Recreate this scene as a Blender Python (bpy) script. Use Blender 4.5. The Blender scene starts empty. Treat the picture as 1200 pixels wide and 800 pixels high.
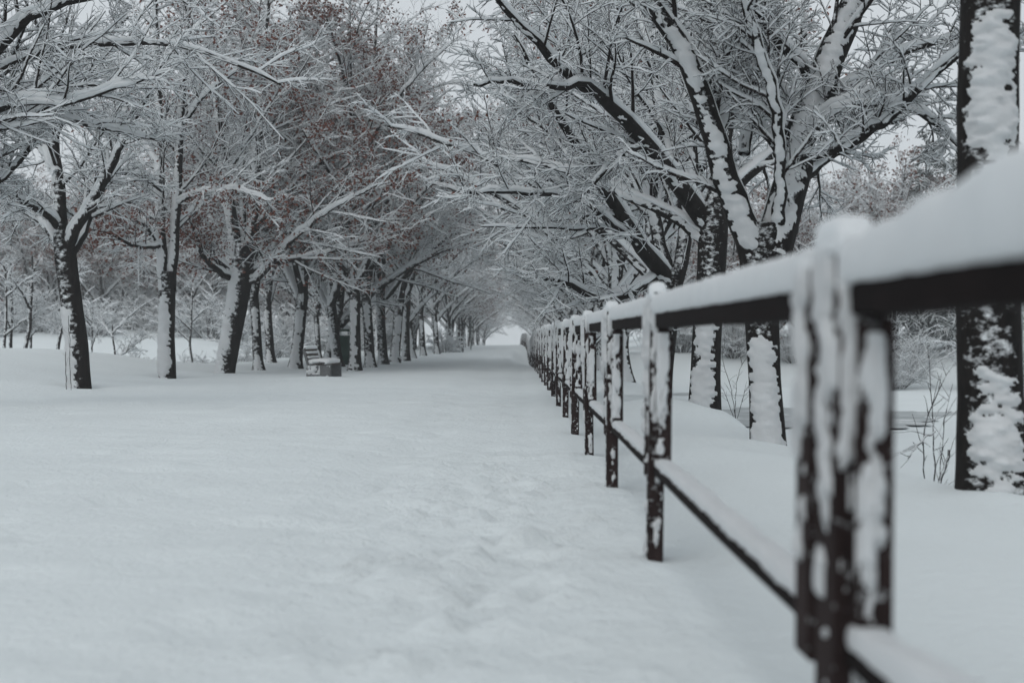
import bpy, math, random
import numpy as np

# ------------------------------------------------------------------ camera, sky, sun, exposure
scene = bpy.context.scene
CAM_H = 0.95
FPX = 1667.0                        # focal length in pixels of a 1200 px wide frame (50 mm full frame)
cam_d = bpy.data.cameras.new("camera"); cam = bpy.data.objects.new("camera", cam_d)
scene.collection.objects.link(cam); scene.camera = cam
cam_d.sensor_width = 36.0; cam_d.lens = 50.0
cam_d.clip_start = 0.05; cam_d.clip_end = 3000
cam.location = (0, 0, CAM_H)
cam.rotation_euler = (math.radians(90 - 0.24), 0, math.radians(0.10))
cam_d.dof.use_dof = True; cam_d.dof.focus_distance = 19.0; cam_d.dof.aperture_fstop = 2.2

SUN_EL, SUN_AZ = math.radians(48), math.radians(200)
world = bpy.data.worlds.new("World"); scene.world = world; world.use_nodes = True
wn, wl = world.node_tree.nodes, world.node_tree.links
wn.clear()
sky = wn.new("ShaderNodeTexSky"); sky.sky_type = 'NISHITA'; sky.sun_disc = False
sky.sun_elevation = SUN_EL; sky.sun_rotation = SUN_AZ
sky.air_density = 1.0; sky.dust_density = 6.0; sky.ozone_density = 1.0
hsv = wn.new("ShaderNodeHueSaturation"); hsv.inputs["Saturation"].default_value = 0.16
ovc = wn.new("ShaderNodeMix"); ovc.data_type = 'RGBA'; ovc.inputs[0].default_value = 0.75
ovc.inputs[7].default_value = (6.3, 6.8, 7.2, 1)      # even cloud deck
bg = wn.new("ShaderNodeBackground"); bg.inputs["Strength"].default_value = 0.10
wo = wn.new("ShaderNodeOutputWorld")
wl.new(sky.outputs[0], hsv.inputs["Color"]); wl.new(hsv.outputs[0], ovc.inputs[6])
wl.new(ovc.outputs[2], bg.inputs["Color"]); wl.new(bg.outputs[0], wo.inputs["Surface"])

sun_d = bpy.data.lights.new("sun", 'SUN'); sun = bpy.data.objects.new("sun", sun_d)
scene.collection.objects.link(sun)
sun_d.energy = 0.5; sun_d.angle = math.radians(40); sun_d.color = (1.0, 0.97, 0.93)
# direction TO the sun: Nishita rotation measured from +Y, clockwise
sx, sy = math.sin(SUN_AZ), math.cos(SUN_AZ)
sun.rotation_euler = (math.radians(90) - SUN_EL, 0, math.atan2(sx, -sy))
scene.view_settings.view_transform = 'Standard'; scene.view_settings.look = 'None'
scene.view_settings.gamma = 1.0; scene.view_settings.use_curve_mapping = False
scene.view_settings.exposure = 0.15
scene.render.engine = 'CYCLES'
scene.cycles.use_denoising = True
scene.cycles.max_bounces = 8; scene.cycles.diffuse_bounces = 6; scene.cycles.transmission_bounces = 4; scene.cycles.volume_bounces = 2

# ------------------------------------------------------------------ helpers
rng = np.random.default_rng(11)
col = scene.collection
VPX, VPY = 603.0, 393.0

def P(px, py, d):
    """a point seen at (px, py) of the 1200x800 frame, d metres ahead"""
    return np.array([(px - VPX) / FPX * d, d, CAM_H + (VPY - py) / FPX * d])

def _hash(ix, iy, iz, seed):
    n = (ix.astype(np.int64) * 374761393 + iy.astype(np.int64) * 668265263 + iz.astype(np.int64) * 2147483647 + seed * 1274126177) & 0xffffffff
    n = ((n ^ (n >> 13)) * 1274126177) & 0xffffffff
    n = n ^ (n >> 16)
    return (n & 0xffffff) / float(0xffffff)

def vnoise(p, seed=0):
    p = np.asarray(p, float); i = np.floor(p); f = p - i; f = f * f * (3 - 2 * f)
    ix, iy, iz = i[..., 0], i[..., 1], i[..., 2]
    r = 0
    for dx in (0, 1):
        for dy in (0, 1):
            for dz in (0, 1):
                w = (f[..., 0] if dx else 1 - f[..., 0]) * (f[..., 1] if dy else 1 - f[..., 1]) * (f[..., 2] if dz else 1 - f[..., 2])
                r = r + w * _hash(ix + dx, iy + dy, iz + dz, seed)
    return r * 2 - 1

def fbm(p, seed=0, octv=3):
    p = np.asarray(p, float); a = 1.0; s = 0; t = 0
    for k in range(octv):
        s = s + a * vnoise(p * (2 ** k) + 17.3 * k, seed + k); t += a; a *= 0.5
    return s / t

def sstep(a, b, x):
    t = np.clip((x - a) / (b - a), 0, 1); return t * t * (3 - 2 * t)

def norm(v):
    return v / np.maximum(np.linalg.norm(v, axis=-1, keepdims=True), 1e-9)

def build_mesh(name, pieces, mats, smooth=True):
    """pieces: list of (verts Nx3, faces Mx4 or Mx3, material index)"""
    me = bpy.data.meshes.new(name)
    vs, ls, st, tot, mi = [], [], [], [], []
    off = 0; lo = 0
    for v, f, m in pieces:
        if len(v) == 0: continue
        k = f.shape[1]
        vs.append(v.reshape(-1)); ls.append((f + off).reshape(-1))
        st.append(lo + np.arange(len(f)) * k); tot.append(np.full(len(f), k)); mi.append(np.full(len(f), m))
        off += len(v); lo += f.size
    vs = np.concatenate(vs); ls = np.concatenate(ls); st = np.concatenate(st); tot = np.concatenate(tot); mi = np.concatenate(mi)
    me.vertices.add(len(vs) // 3); me.vertices.foreach_set("co", vs.astype(np.float32))
    me.loops.add(len(ls)); me.loops.foreach_set("vertex_index", ls.astype(np.int32))
    me.polygons.add(len(st)); me.polygons.foreach_set("loop_start", st.astype(np.int32))
    me.polygons.foreach_set("loop_total", tot.astype(np.int32))
    me.polygons.foreach_set("material_index", mi.astype(np.int32))
    me.polygons.foreach_set("use_smooth", np.full(len(st), smooth))
    for m in mats: me.materials.append(m)
    me.update(calc_edges=True)
    return me

def link(name, me, parent=None, **props):
    o = bpy.data.objects.new(name, me); col.objects.link(o)
    if parent is not None: o.parent = parent
    for k, v in props.items(): o[k] = v
    return o

def empty(name, loc, label, cat, group=None, rz=0.0, sc=1.0):
    o = bpy.data.objects.new(name, None); col.objects.link(o)
    o.location = loc; o.rotation_euler = (0, 0, rz); o.scale = (sc, sc, sc)
    o.empty_display_size = 0.2
    o["label"] = label; o["category"] = cat
    if group: o["group"] = group
    return o

def copy_tree(root, loc, rz, sc, label, group):
    r = root.copy(); col.objects.link(r)
    r.location = loc; r.rotation_euler = (0, 0, rz); r.scale = (sc, sc, sc)
    r["label"] = label
    if group: r["group"] = group
    for ch in root.children:
        c = ch.copy(); col.objects.link(c); c.parent = r
        for g in ch.children:
            e = g.copy(); col.objects.link(e); e.parent = c
    return r

def tubes(poly, rad, sides, snow=False, hfac=None, caps=True):
    """poly (N,P,3), rad (N,P) -> verts, quads. snow: an upright oval riding on the branch."""
    N, Pn, _ = poly.shape
    t = np.empty_like(poly)
    t[:, 1:-1] = poly[:, 2:] - poly[:, :-2]; t[:, 0] = poly[:, 1] - poly[:, 0]; t[:, -1] = poly[:, -1] - poly[:, -2]
    t = norm(t)
    up = np.array([0, 0, 1.0])
    if snow:
        over = norm(poly[:, -1:] - poly[:, :1])
        side_ref = np.cross(over, up) + np.array([0.05, 0.02, 0])
        s = norm(np.cross(t, up) + 0.15 * norm(side_ref))
        s = norm(s - (s * t).sum(-1, keepdims=True) * t)
        n = np.cross(s, t)
    else:
        over = norm(poly[:, -1] - poly[:, 0])
        ref = np.where((np.abs(over[:, 2]) > 0.7)[:, None], np.array([0.93, 0.37, 0]), up)[:, None, :]
        s = norm(np.cross(t, np.broadcast_to(ref, t.shape))); n = np.cross(s, t)
    a = np.arange(sides) / sides * 2 * np.pi + (np.pi / sides)
    ca, sa = np.cos(a), np.sin(a)
    if snow:
        w, h, lift = rad
        ring = poly[:, :, None, :] + n[:, :, None, :] * (lift[:, :, None, None] + (h[:, :, None] * sa)[..., None]) \
            + s[:, :, None, :] * (w[:, :, None] * ca)[..., None]
    else:
        ring = poly[:, :, None, :] + s[:, :, None, :] * (rad[:, :, None] * ca)[..., None] + n[:, :, None, :] * (rad[:, :, None] * sa)[..., None]
    v = ring.reshape(-1, 3)
    b = (np.arange(N) * Pn * sides)[:, None, None]
    i = (np.arange(Pn - 1) * sides)[None, :, None]
    j = np.arange(sides)[None, None, :]; j2 = (j + 1) % sides
    f = np.stack([b + i + j, b + i + j2, b + i + sides + j2, b + i + sides + j], -1).reshape(-1, 4)
    return v, f

def resample(pts, n, jitter=0.0, r=None):
    pts = np.asarray(pts, float)
    seg = np.r_[0, np.cumsum(np.linalg.norm(np.diff(pts[:, :3], axis=0), axis=1))]
    u = np.linspace(0, seg[-1], n)
    # catmull-ish smoothing: linear resample then smooth
    q = np.stack([np.interp(u, seg, pts[:, k]) for k in range(pts.shape[1])], 1)
    for _ in range(2):
        q[1:-1] = 0.5 * q[1:-1] + 0.25 * (q[2:] + q[:-2])
    if jitter: q[1:, :3] += r.normal(0, jitter, (n - 1, 3))
    return q

# ------------------------------------------------------------------ materials
def new_mat(name):
    m = bpy.data.materials.new(name); m.use_nodes = True
    nt = m.node_tree; b = nt.nodes["Principled BSDF"]
    return m, nt, b

def noise_node(nt, scale, detail=4, rough=0.55, coord=None, vecscale=None):
    n = nt.nodes.new("ShaderNodeTexNoise"); n.inputs["Scale"].default_value = scale
    n.inputs["Detail"].default_value = detail; n.inputs["Roughness"].default_value = rough
    if coord is not None:
        if vecscale:
            mp = nt.nodes.new("ShaderNodeMapping"); mp.inputs["Scale"].default_value = vecscale
            nt.links.new(coord, mp.inputs["Vector"]); nt.links.new(mp.outputs[0], n.inputs["Vector"])
        else: nt.links.new(coord, n.inputs["Vector"])
    return n

def ramp(nt, src, stops):
    r = nt.nodes.new("ShaderNodeValToRGB"); e = r.color_ramp.elements
    e[0].position, e[0].color = stops[0][0], (*stops[0][1], 1)
    e[1].position, e[1].color = stops[-1][0], (*stops[-1][1], 1)
    for p, c in stops[1:-1]:
        x = e.new(p); x.color = (*c, 1)
    nt.links.new(src, r.inputs[0]); return r

def geo_pos(nt):
    g = nt.nodes.new("ShaderNodeNewGeometry"); return g

def snow_mat(name, base=(0.80, 0.83, 0.85), bump=0.25, scale=30.0, big=3.0, sss=True):
    m, nt, b = new_mat(name); g = geo_pos(nt)
    n1 = noise_node(nt, scale, 6, 0.65, g.outputs["Position"])
    n2 = noise_node(nt, big, 3, 0.5, g.outputs["Position"])
    c = ramp(nt, n2.outputs[0], [(0.3, tuple(x * 0.95 for x in base)), (0.7, base)])
    nt.links.new(c.outputs[0], b.inputs["Base Color"])
    b.inputs["Roughness"].default_value = 0.75; b.inputs["Specular IOR Level"].default_value = 0.2
    bp = nt.nodes.new("ShaderNodeBump"); bp.inputs["Strength"].default_value = bump; bp.inputs["Distance"].default_value = 0.03
    nt.links.new(n1.outputs[0], bp.inputs["Height"]); nt.links.new(bp.outputs[0], b.inputs["Normal"])
    return m

def bark_mat(name, c0, c1, wind=(-0.45, -0.89, 0.0), amount=0.0, scale=9.0, upw=0.55):
    """dark bark on which wind-driven snow sticks on the weather side and on upper faces"""
    m, nt, b = new_mat(name); g = geo_pos(nt); L = nt.links
    n = noise_node(nt, 14, 6, 0.7, g.outputs["Position"], (1, 1, 0.25))
    c = ramp(nt, n.outputs[0], [(0.3, c0), (0.7, c1)])
    dw = nt.nodes.new("ShaderNodeVectorMath"); dw.operation = 'DOT_PRODUCT'; dw.inputs[1].default_value = (wind[0], wind[1], upw)
    L.new(g.outputs["Normal"], dw.inputs[0])
    ns = noise_node(nt, scale, 5, 0.65, g.outputs["Position"], (1, 1, 1.6))
    mul = nt.nodes.new("ShaderNodeMath"); mul.operation = 'MULTIPLY_ADD'; mul.inputs[1].default_value = 2.6; mul.inputs[2].default_value = -1.3
    L.new(ns.outputs[0], mul.inputs[0])
    add = nt.nodes.new("ShaderNodeMath"); add.operation = 'ADD'
    L.new(dw.outputs["Value"], add.inputs[0]); L.new(mul.outputs[0], add.inputs[1])
    mr = nt.nodes.new("ShaderNodeMapRange"); mr.inputs["From Min"].default_value = 0.46 - amount; mr.inputs["From Max"].default_value = 0.92 - amount
    L.new(add.outputs[0], mr.inputs["Value"])
    mix = nt.nodes.new("ShaderNodeMix"); mix.data_type = 'RGBA'
    L.new(mr.outputs[0], mix.inputs[0]); L.new(c.outputs[0], mix.inputs[6]); mix.inputs[7].default_value = (0.78, 0.81, 0.83, 1)
    L.new(mix.outputs[2], b.inputs["Base Color"]); b.inputs["Roughness"].default_value = 0.9
    b.inputs["Specular IOR Level"].default_value = 0.15
    hm = nt.nodes.new("ShaderNodeMath"); hm.operation = 'MULTIPLY_ADD'; hm.inputs[1].default_value = 1.5
    L.new(mr.outputs[0], hm.inputs[0]); L.new(n.outputs[0], hm.inputs[2])
    bp = nt.nodes.new("ShaderNodeBump"); bp.inputs["Strength"].default_value = 0.6; bp.inputs["Distance"].default_value = 0.02
    L.new(hm.outputs[0], bp.inputs["Height"]); L.new(bp.outputs[0], b.inputs["Normal"])
    return m

def translucent(m, k):
    nt = m.node_tree; b = nt.nodes["Principled BSDF"]; out = [n for n in nt.nodes if n.type == 'OUTPUT_MATERIAL'][0]
    t = nt.nodes.new("ShaderNodeBsdfTranslucent"); t.inputs["Color"].default_value = (0.88, 0.91, 0.925, 1)
    x = nt.nodes.new("ShaderNodeMixShader"); x.inputs[0].default_value = k
    nt.links.new(b.outputs[0], x.inputs[1]); nt.links.new(t.outputs[0], x.inputs[2]); nt.links.new(x.outputs[0], out.inputs[0])
M_GROUND = snow_mat("ground_snow", (0.70, 0.75, 0.765), 1.0, 15.0, 0.5)
M_SNOW = snow_mat("fallen_snow", (0.88, 0.90, 0.915), 0.35, 40.0, 5.0)
translucent(M_SNOW, 0.42)
M_BARK = bark_mat("bark", (0.004, 0.0035, 0.0035), (0.018, 0.014, 0.013), amount=-0.38)
M_BARKR = bark_mat("bark_by_the_pond", (0.004, 0.0035, 0.0035), (0.018, 0.015, 0.014), wind=(-0.3, -0.95, 0), amount=-0.45, scale=14)
M_TWIG = bark_mat("twig_bark", (0.006, 0.005, 0.005), (0.020, 0.014, 0.013), amount=-0.45)
M_REDTWIG = bark_mat("reddish_twig_bark", (0.045, 0.018, 0.016), (0.13, 0.045, 0.038), amount=-0.35)

def plain(name, c, rough=0.8, c2=None, scale=8, spec=0.3):
    m, nt, b = new_mat(name); g = geo_pos(nt)
    n = noise_node(nt, scale, 5, 0.6, g.outputs["Position"])
    c2 = c2 or tuple(x * 0.7 for x in c)
    r = ramp(nt, n.outputs[0], [(0.3, c2), (0.7, c)])
    nt.links.new(r.outputs[0], b.inputs["Base Color"]); b.inputs["Roughness"].default_value = rough
    b.inputs["Specular IOR Level"].default_value = spec
    return m
M_LEAF = plain("withered_leaf", (0.20, 0.074, 0.052), 0.9, (0.065, 0.028, 0.022), 20)
M_RUST = plain("rusty_leaf", (0.17, 0.068, 0.045), 0.9, (0.07, 0.028, 0.022), 20)
M_ICE = plain("grey_ice", (0.36, 0.39, 0.40), 0.6, (0.28, 0.31, 0.32), 1.2, 0.2)
M_CONC = plain("bench_concrete", (0.15, 0.155, 0.155), 0.9, (0.08, 0.085, 0.09), 14)
M_SLAT = plain("bench_slat_wood", (0.05, 0.038, 0.03), 0.8, None, 10)
M_GREEN = plain("green_painted_metal", (0.012, 0.045, 0.032), 0.6, (0.008, 0.03, 0.022), 5)
M_POLE = plain("grey_pole_paint", (0.10, 0.12, 0.12), 0.7, None, 5)
M_NEEDLE = plain("evergreen_needles", (0.025, 0.04, 0.03), 0.9, (0.012, 0.02, 0.016), 6)

# ------------------------------------------------------------------ ground
TREE_BASES = []          # filled below, used for the mounds round the trunks
def ground_z(x, y, mounds=True):
    x = np.asarray(x, float); y = np.asarray(y, float)
    p = np.stack([x, y, np.zeros_like(x)], -1)
    z = 0.05 * fbm(p * 0.22, 3, 2) * sstep(2, 12, np.hypot(x, y)) + 0.015 * fbm(p * 0.9, 5, 2)
    # left shoulder: a low bank that hides the hollow beyond it
    hum = sstep(-7.2, -12.5, x) * sstep(14, 27, y) * (1 - sstep(36, 50, y))
    z = z + 0.62 * hum
    z = z - 1.1 * sstep(-9.5, -15, x) * sstep(38, 52, y) * (1 - sstep(62, 90, y))
    z = z + 1.7 * sstep(-11, -22, x) * sstep(66, 105, y)
    # pond on the right
    z = z - 1.35 * sstep(2.62, 4.3, x) * (1 - sstep(64, 74, y + 0.25 * (x - 12)) * 1.0)
    z = z + 1.0 * sstep(5, 14, x) * sstep(70, 100, y)
    # the path sags a little far off, then climbs
    z = z - 0.45 * np.exp(-((y - 72) / 22) ** 2) * sstep(-0.3, 0.7, x) * (1 - sstep(3, 5, x))
    z = z - 4.0 * sstep(140, 260, y) - 0.16 * sstep(1.1, 2.6, x) * sstep(9, 14, y) * (1 - sstep(26, 36, y)) * (1 - sstep(3, 6, x)) + 6.0 * sstep(300, 700, y) * sstep(40, 200, np.abs(x))
    # trodden, lumpy strip in the middle of the path
    fp = np.exp(-(((x + 0.12 - 0.012 * (y - 6)) / 0.80) ** 2)) * sstep(2.6, 4.4, y) * (1 - sstep(8.5, 14, y))
    lump = fbm(p * np.array([5.0, 4.2, 1]) + 0.8 * fbm(p * 2.3, 77, 2)[..., None], 9, 3)
    z = z + fp * 0.095 * (np.abs(lump) * 1.7 - 0.35)
    z = z - 0.035 * sstep(-1.3, -0.9, x + 0.12 * fbm(p * 0.7, 88, 2)) * (1 - sstep(0.1, 0.45, x)) * sstep(4, 9, y) * (1 - sstep(60, 90, y))
    z = z + 0.028 * sstep(-1.3, -0.9, x) * (1 - sstep(0.1, 0.45, x)) * fbm(p * np.array([4.0, 1.6, 1]), 61, 3) * (1 - sstep(22, 45, y))
    wide = sstep(-6.5, -3, x) * (1 - sstep(-0.2, 0.5, x))
    z = z + 0.030 * wide * fbm(p * np.array([2.0, 3.5, 1]), 21, 3) * (1 - sstep(15, 30, y))
    z = z - 0.022 * sstep(0.42, 0.62, vnoise(p * np.array([2.6, 2.1, 1]), 91)) * (1 - sstep(18, 40, y)) * (1 - sstep(-0.5, 0.3, x))
    # drift along the fence, slight scour trough at its foot
    z = z - 0.035 * np.exp(-((x - 0.78) / 0.22) ** 2) * (1 - sstep(20, 40, y)) 
    z = z + 0.05 * np.exp(-((x - 1.7) / 0.6) ** 2)
    if mounds:
        for (tx, ty, h, w) in TREE_BASES:
            d2 = ((x - tx) ** 2 + (y - ty) ** 2) / (w * w)
            z = z + h * np.exp(-d2)
            if h <= 0.06: z = z - 0.11 * np.exp(-d2 * 2.6)
    return z

# ------------------------------------------------------------------ tree growth
def grow(base, d, length, Pn, wander, trop, r, flat=0.0):
    N = len(base); out = np.empty((N, Pn, 3)); out[:, 0] = base
    d = norm(d); seg = (length / (Pn - 1))[:, None]
    for k in range(1, Pn):
        d = d + r.normal(0, wander, (N, 3))
        tr = trop if np.isscalar(trop) else trop[k]
        d[:, 2] += tr
        d = norm(d)
        out[:, k] = out[:, k - 1] + d * seg
    return out

def along(poly, rad, t):
    """poly (N,P,3), t (N,M) in 0..1 -> pos, tangent, radius (flattened)"""
    N, Pn, _ = poly.shape; u = t * (Pn - 1); i = np.clip(np.floor(u).astype(int), 0, Pn - 2); f = (u - i)[..., None]
    n = np.arange(N)[:, None]
    a, b = poly[n, i], poly[n, i + 1]
    ra, rb = rad[n, i], rad[n, i + 1]
    return (a + (b - a) * f).reshape(-1, 3), norm(b - a).reshape(-1, 3), (ra + (rb - ra) * f[..., 0]).reshape(-1)

def offshoots(poly, rad, M, t0, t1, ang, r, zflat=0.6, upbias=0.0):
    N = len(poly)
    t = t0 + (t1 - t0) * (np.arange(M)[None] + r.uniform(0, 1, (N, M))) / M
    pos, tan, rr = along(poly, rad, t)
    q = r.normal(0, 1, pos.shape); q[:, 2] = q[:, 2] * zflat + upbias
    q = norm(q - (q * tan).sum(-1, keepdims=True) * tan)
    A = np.radians(ang + r.normal(0, 9, len(pos)))[:, None]
    return pos, norm(np.cos(A) * tan + np.sin(A) * q), rr, t.reshape(-1)

def taper(r0, Pn, end=0.3, pw=1.0):
    u = np.linspace(0, 1, Pn) ** pw
    return np.asarray(r0)[:, None] * (1 - (1 - end) * u[None])

def snow_on(poly, rad, r, sides, k0, k1, cap):
    """snow ridge lying on branches: thick where level, thin where steep"""
    t = np.gradient(poly, axis=1); t = norm(t)
    lev = np.sqrt(np.clip(1 - t[..., 2] ** 2, 0, 1))
    lev = np.clip((lev - 0.22) / 0.6, 0.0, 1)
    nz = fbm(poly * 6.0, 31, 2)
    amt = (k0 + k1 * np.minimum(rad, 0.06)) * (0.78 + 0.55 * nz) * lev
    amt = np.clip(amt, 0.0, cap)
    h = np.maximum(amt * 0.62, rad * 0.15)
    w = np.minimum(rad * 1.06 + amt * 0.16, rad * 0.65 + amt * 0.62 + 0.001)
    w = np.where(amt > 0.003, w, rad * 0.5)
    lift = np.where(amt > 0.003, rad * 0.55 + h * 0.75, 0)
    w = w.copy(); h = h.copy()
    w[:, -1] *= 0.35; h[:, -1] *= 0.35
    return tubes(poly, (w, h, lift), sides, snow=True)

def trunk_shell(poly, rad, sides, r, wind, thick, cover, seed, fall=None, topfade=False):
    """lumpy snow plastered on the weather side of a trunk; elsewhere it lies inside the bark"""
    Pn = len(poly)
    t = norm(np.gradient(poly, axis=0)); ref = np.array([0.0, 1.0, 0])
    s = norm(np.cross(t, ref)); n = np.cross(s, t)
    a = np.arange(sides) / sides * 2 * np.pi
    d = s[:, None] * np.cos(a)[None, :, None] + n[:, None] * np.sin(a)[None, :, None]
    wv = norm(np.array([wind[0], wind[1], 0.0]))
    face = (d * wv).sum(-1)
    pos = poly[:, None] + d * rad[:, None, None]
    n1 = fbm(pos * np.array([7, 7, 5.0]), seed, 3); n2 = fbm(pos * np.array([11, 11, 19.0]), seed + 7, 3); n3 = fbm(pos * np.array([1.5, 1.5, 2.2]), seed + 3, 2)
    m = face + 0.25 * n1 + 0.40 * n3 + 0.45 * n2 - (1.12 - cover)
    if fall is not None: m = m + fall[:, None]
    if topfade: m = m - 2.0 * sstep(0.80, 0.97, np.linspace(0, 1, Pn))[:, None]
    th = thick * sstep(0.0, 0.45, m) * (0.55 + 0.55 * np.abs(n2) * 1.6 + 0.35 * n1) + 0.004 * (m > 0)
    th = np.where(m > 0, th, -0.012)
    v = poly[:, None] + d * (rad[:, None] + th)[..., None]
    i = (np.arange(Pn - 1) * sides)[:, None]; j = np.arange(sides)[None]; j2 = (j + 1) % sides
    f = np.stack([i + j, i + j2, i + sides + j2, i + sides + j], -1).reshape(-1, 4)
    keep = ((m > -0.25)[:-1] | (m > -0.25)[1:]).reshape(-1)
    return v.reshape(-1, 3), f[keep]

def leaves_at(pos, r, size, spread):
    n = len(pos); c = pos + r.normal(0, spread, (n, 3)) - np.array([0, 0, spread * 0.6])
    a = norm(r.normal(0, 1, (n, 3))) * (size * r.uniform(0.6, 1.3, (n, 1))); b = norm(np.cross(a, r.normal(0, 1, (n, 3)))) * size * 0.6
    mid = np.cross(norm(a), norm(b)) * size * 0.25
    v = np.stack([c - a, c + b + mid, c + a, c - b + mid], 1).reshape(-1, 3)
    f = (np.arange(n) * 4)[:, None] + np.arange(4)[None]
    return v, f

def make_tree(name, label, group, origin, trunk, trunk_r, limbs, seed, limb_r=None, dens=(14, 11, 5), size=(1.0, 1.0, 1.0),
              wind=(-0.45, -0.89), cover=0.55, thick=0.03, shell_sides=28, shell_dz=0.05, bark=None, twig=None, leaves=0, leafmat=None,
              snowk=1.0, cat="tree", extra_br=None, fall=None, lean_snow=True):
    """origin: world point of the base. trunk/limbs are polylines in coordinates local to origin (numpy)."""
    r = np.random.default_rng(seed); bark = bark or M_BARK; twig = twig or M_TWIG
    root = empty(name, tuple(origin), label, cat, group)
    # trunk
    tl = np.linalg.norm(np.diff(trunk, axis=0), axis=1).sum()
    nt_ = max(int(tl / 0.12), 12)
    tq = resample(np.c_[trunk, trunk_r], nt_)
    tp, tr = tq[:, :3], tq[:, 3].copy()
    zrel = tp[:, 2]
    tr = tr * (1 + 0.04 * fbm(tp * 3.0, seed, 2))
    tpieces = [(*tubes(tp[None], tr[None], 18), 0)]
    # limbs
    L = []; LR = []
    PL = 18
    for lb, lr in limbs:
        q = resample(np.c_[lb, lr], PL, 0.012, r); L.append(q[:, :3]); LR.append(q[:, 3])
    L = np.array(L); LR = np.array(LR)
    v, f = tubes(L, LR, 10); tpieces.append((v, f, 0))
    trunk_me = build_mesh("trunk", tpieces, [bark]); link("trunk", trunk_me, root)
    # crown levels
    m1, m2, m3 = dens; s1, s2, s3 = size
    LL = np.linalg.norm(L[:, -1] - L[:, 0], axis=1)
    p2, d2, r2, t2 = offshoots(L, LR, m1, 0.16, 1.0, 46, r, 0.7, 0.42)
    len2 = np.repeat(LL, m1) * (0.50 - 0.26 * t2) * r.uniform(0.7, 1.25, len(t2)) * s1
    len2 = np.clip(len2 * np.where(t2 > 0.8, 0.75, 1.0), 0.4, 3.6)
    B2 = grow(p2, d2, len2, 9, 0.075, 0.0, r)
    R2 = taper(np.clip(r2 * 0.34, 0.009, 0.028), 9, 0.25)
    p3, d3, r3, t3 = offshoots(B2, R2, m2, 0.12, 0.97, 48, r, 0.6, 0.1)
    len3 = np.repeat(len2, m2) * (0.42 - 0.2 * t3) * r.uniform(0.6, 1.3, len(t3)) * s2
    len3 = np.clip(len3, 0.2, 1.3)
    B3 = grow(p3, d3, len3, 6, 0.10, -0.03, r)
    R3 = taper(np.clip(r3 * 0.5, 0.0045, 0.009), 6, 0.4)
    p4, d4, r4, t4 = offshoots(B3, R3, m3, 0.1, 1.0, 46, r, 0.8, 0.1)
    len4 = np.clip(np.repeat(len3, m3) * r.uniform(0.25, 0.6, len(t4)) * s3, 0.08, 0.5)
    B4 = grow(p4, d4, len4, 4, 0.16, -0.05, r)
    R4 = taper(np.full(len(p4), 0.0034), 4, 0.6)
    crown = [(*tubes(B2, R2, 6), 0), (*tubes(B3, R3, 4), 0), (*tubes(B4, R4, 3), 0)]
    link("crown", build_mesh("crown", crown, [twig]), root)
    k = snowk
    sp = [(*snow_on(L, LR, r, 10, 0.040 * k, 1.4 * k, 0.15 * k), 0), (*snow_on(B2, R2, r, 8, 0.036 * k, 1.5 * k, 0.10 * k), 0),
          (*snow_on(B3, R3, r, 5, 0.024 * k, 1.2 * k, 0.05 * k), 0), (*snow_on(B4, R4, r, 4, 0.0115 * k, 1.2 * k, 0.028 * k), 0)]
    # plaster on trunk and on steep limbs
    ns = max(int(tl / shell_dz), 8)
    q = resample(np.c_[tp, tr], ns)
    fl = None if fall is None else fall(q[:, 2])
    sp.append((*trunk_shell(q[:, :3], q[:, 3], shell_sides, r, wind, thick, cover, seed, fl, True), 0))
    for a_, b_ in zip(L, LR):
        if b_[0] > 0.045:
            ll = np.linalg.norm(np.diff(a_, axis=0), axis=1).sum()
            q = resample(np.c_[a_, b_], max(int(ll / (shell_dz * 1.2)), 8))
            sp.append((*trunk_shell(q[:, :3], q[:, 3], max(shell_sides * 2 // 3, 12), r, wind, thick * 0.9, cover - 0.15, seed + 5), 0))
    link("snow_cover", build_mesh("snow_cover", sp, [M_SNOW]), root)
    if leaves:
        idx = r.integers(0, len(B4), int(leaves * 2.2))
        msk = fbm(B4[idx, -1] * 0.6, seed + 2, 2) > -0.12
        v, f = leaves_at(B4[idx, -1][msk], r, 0.046, 0.07)
        link("withered_leaves", build_mesh("withered_leaves", [(v, f, 0)], [leafmat or M_LEAF], False), root)
    return root

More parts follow.
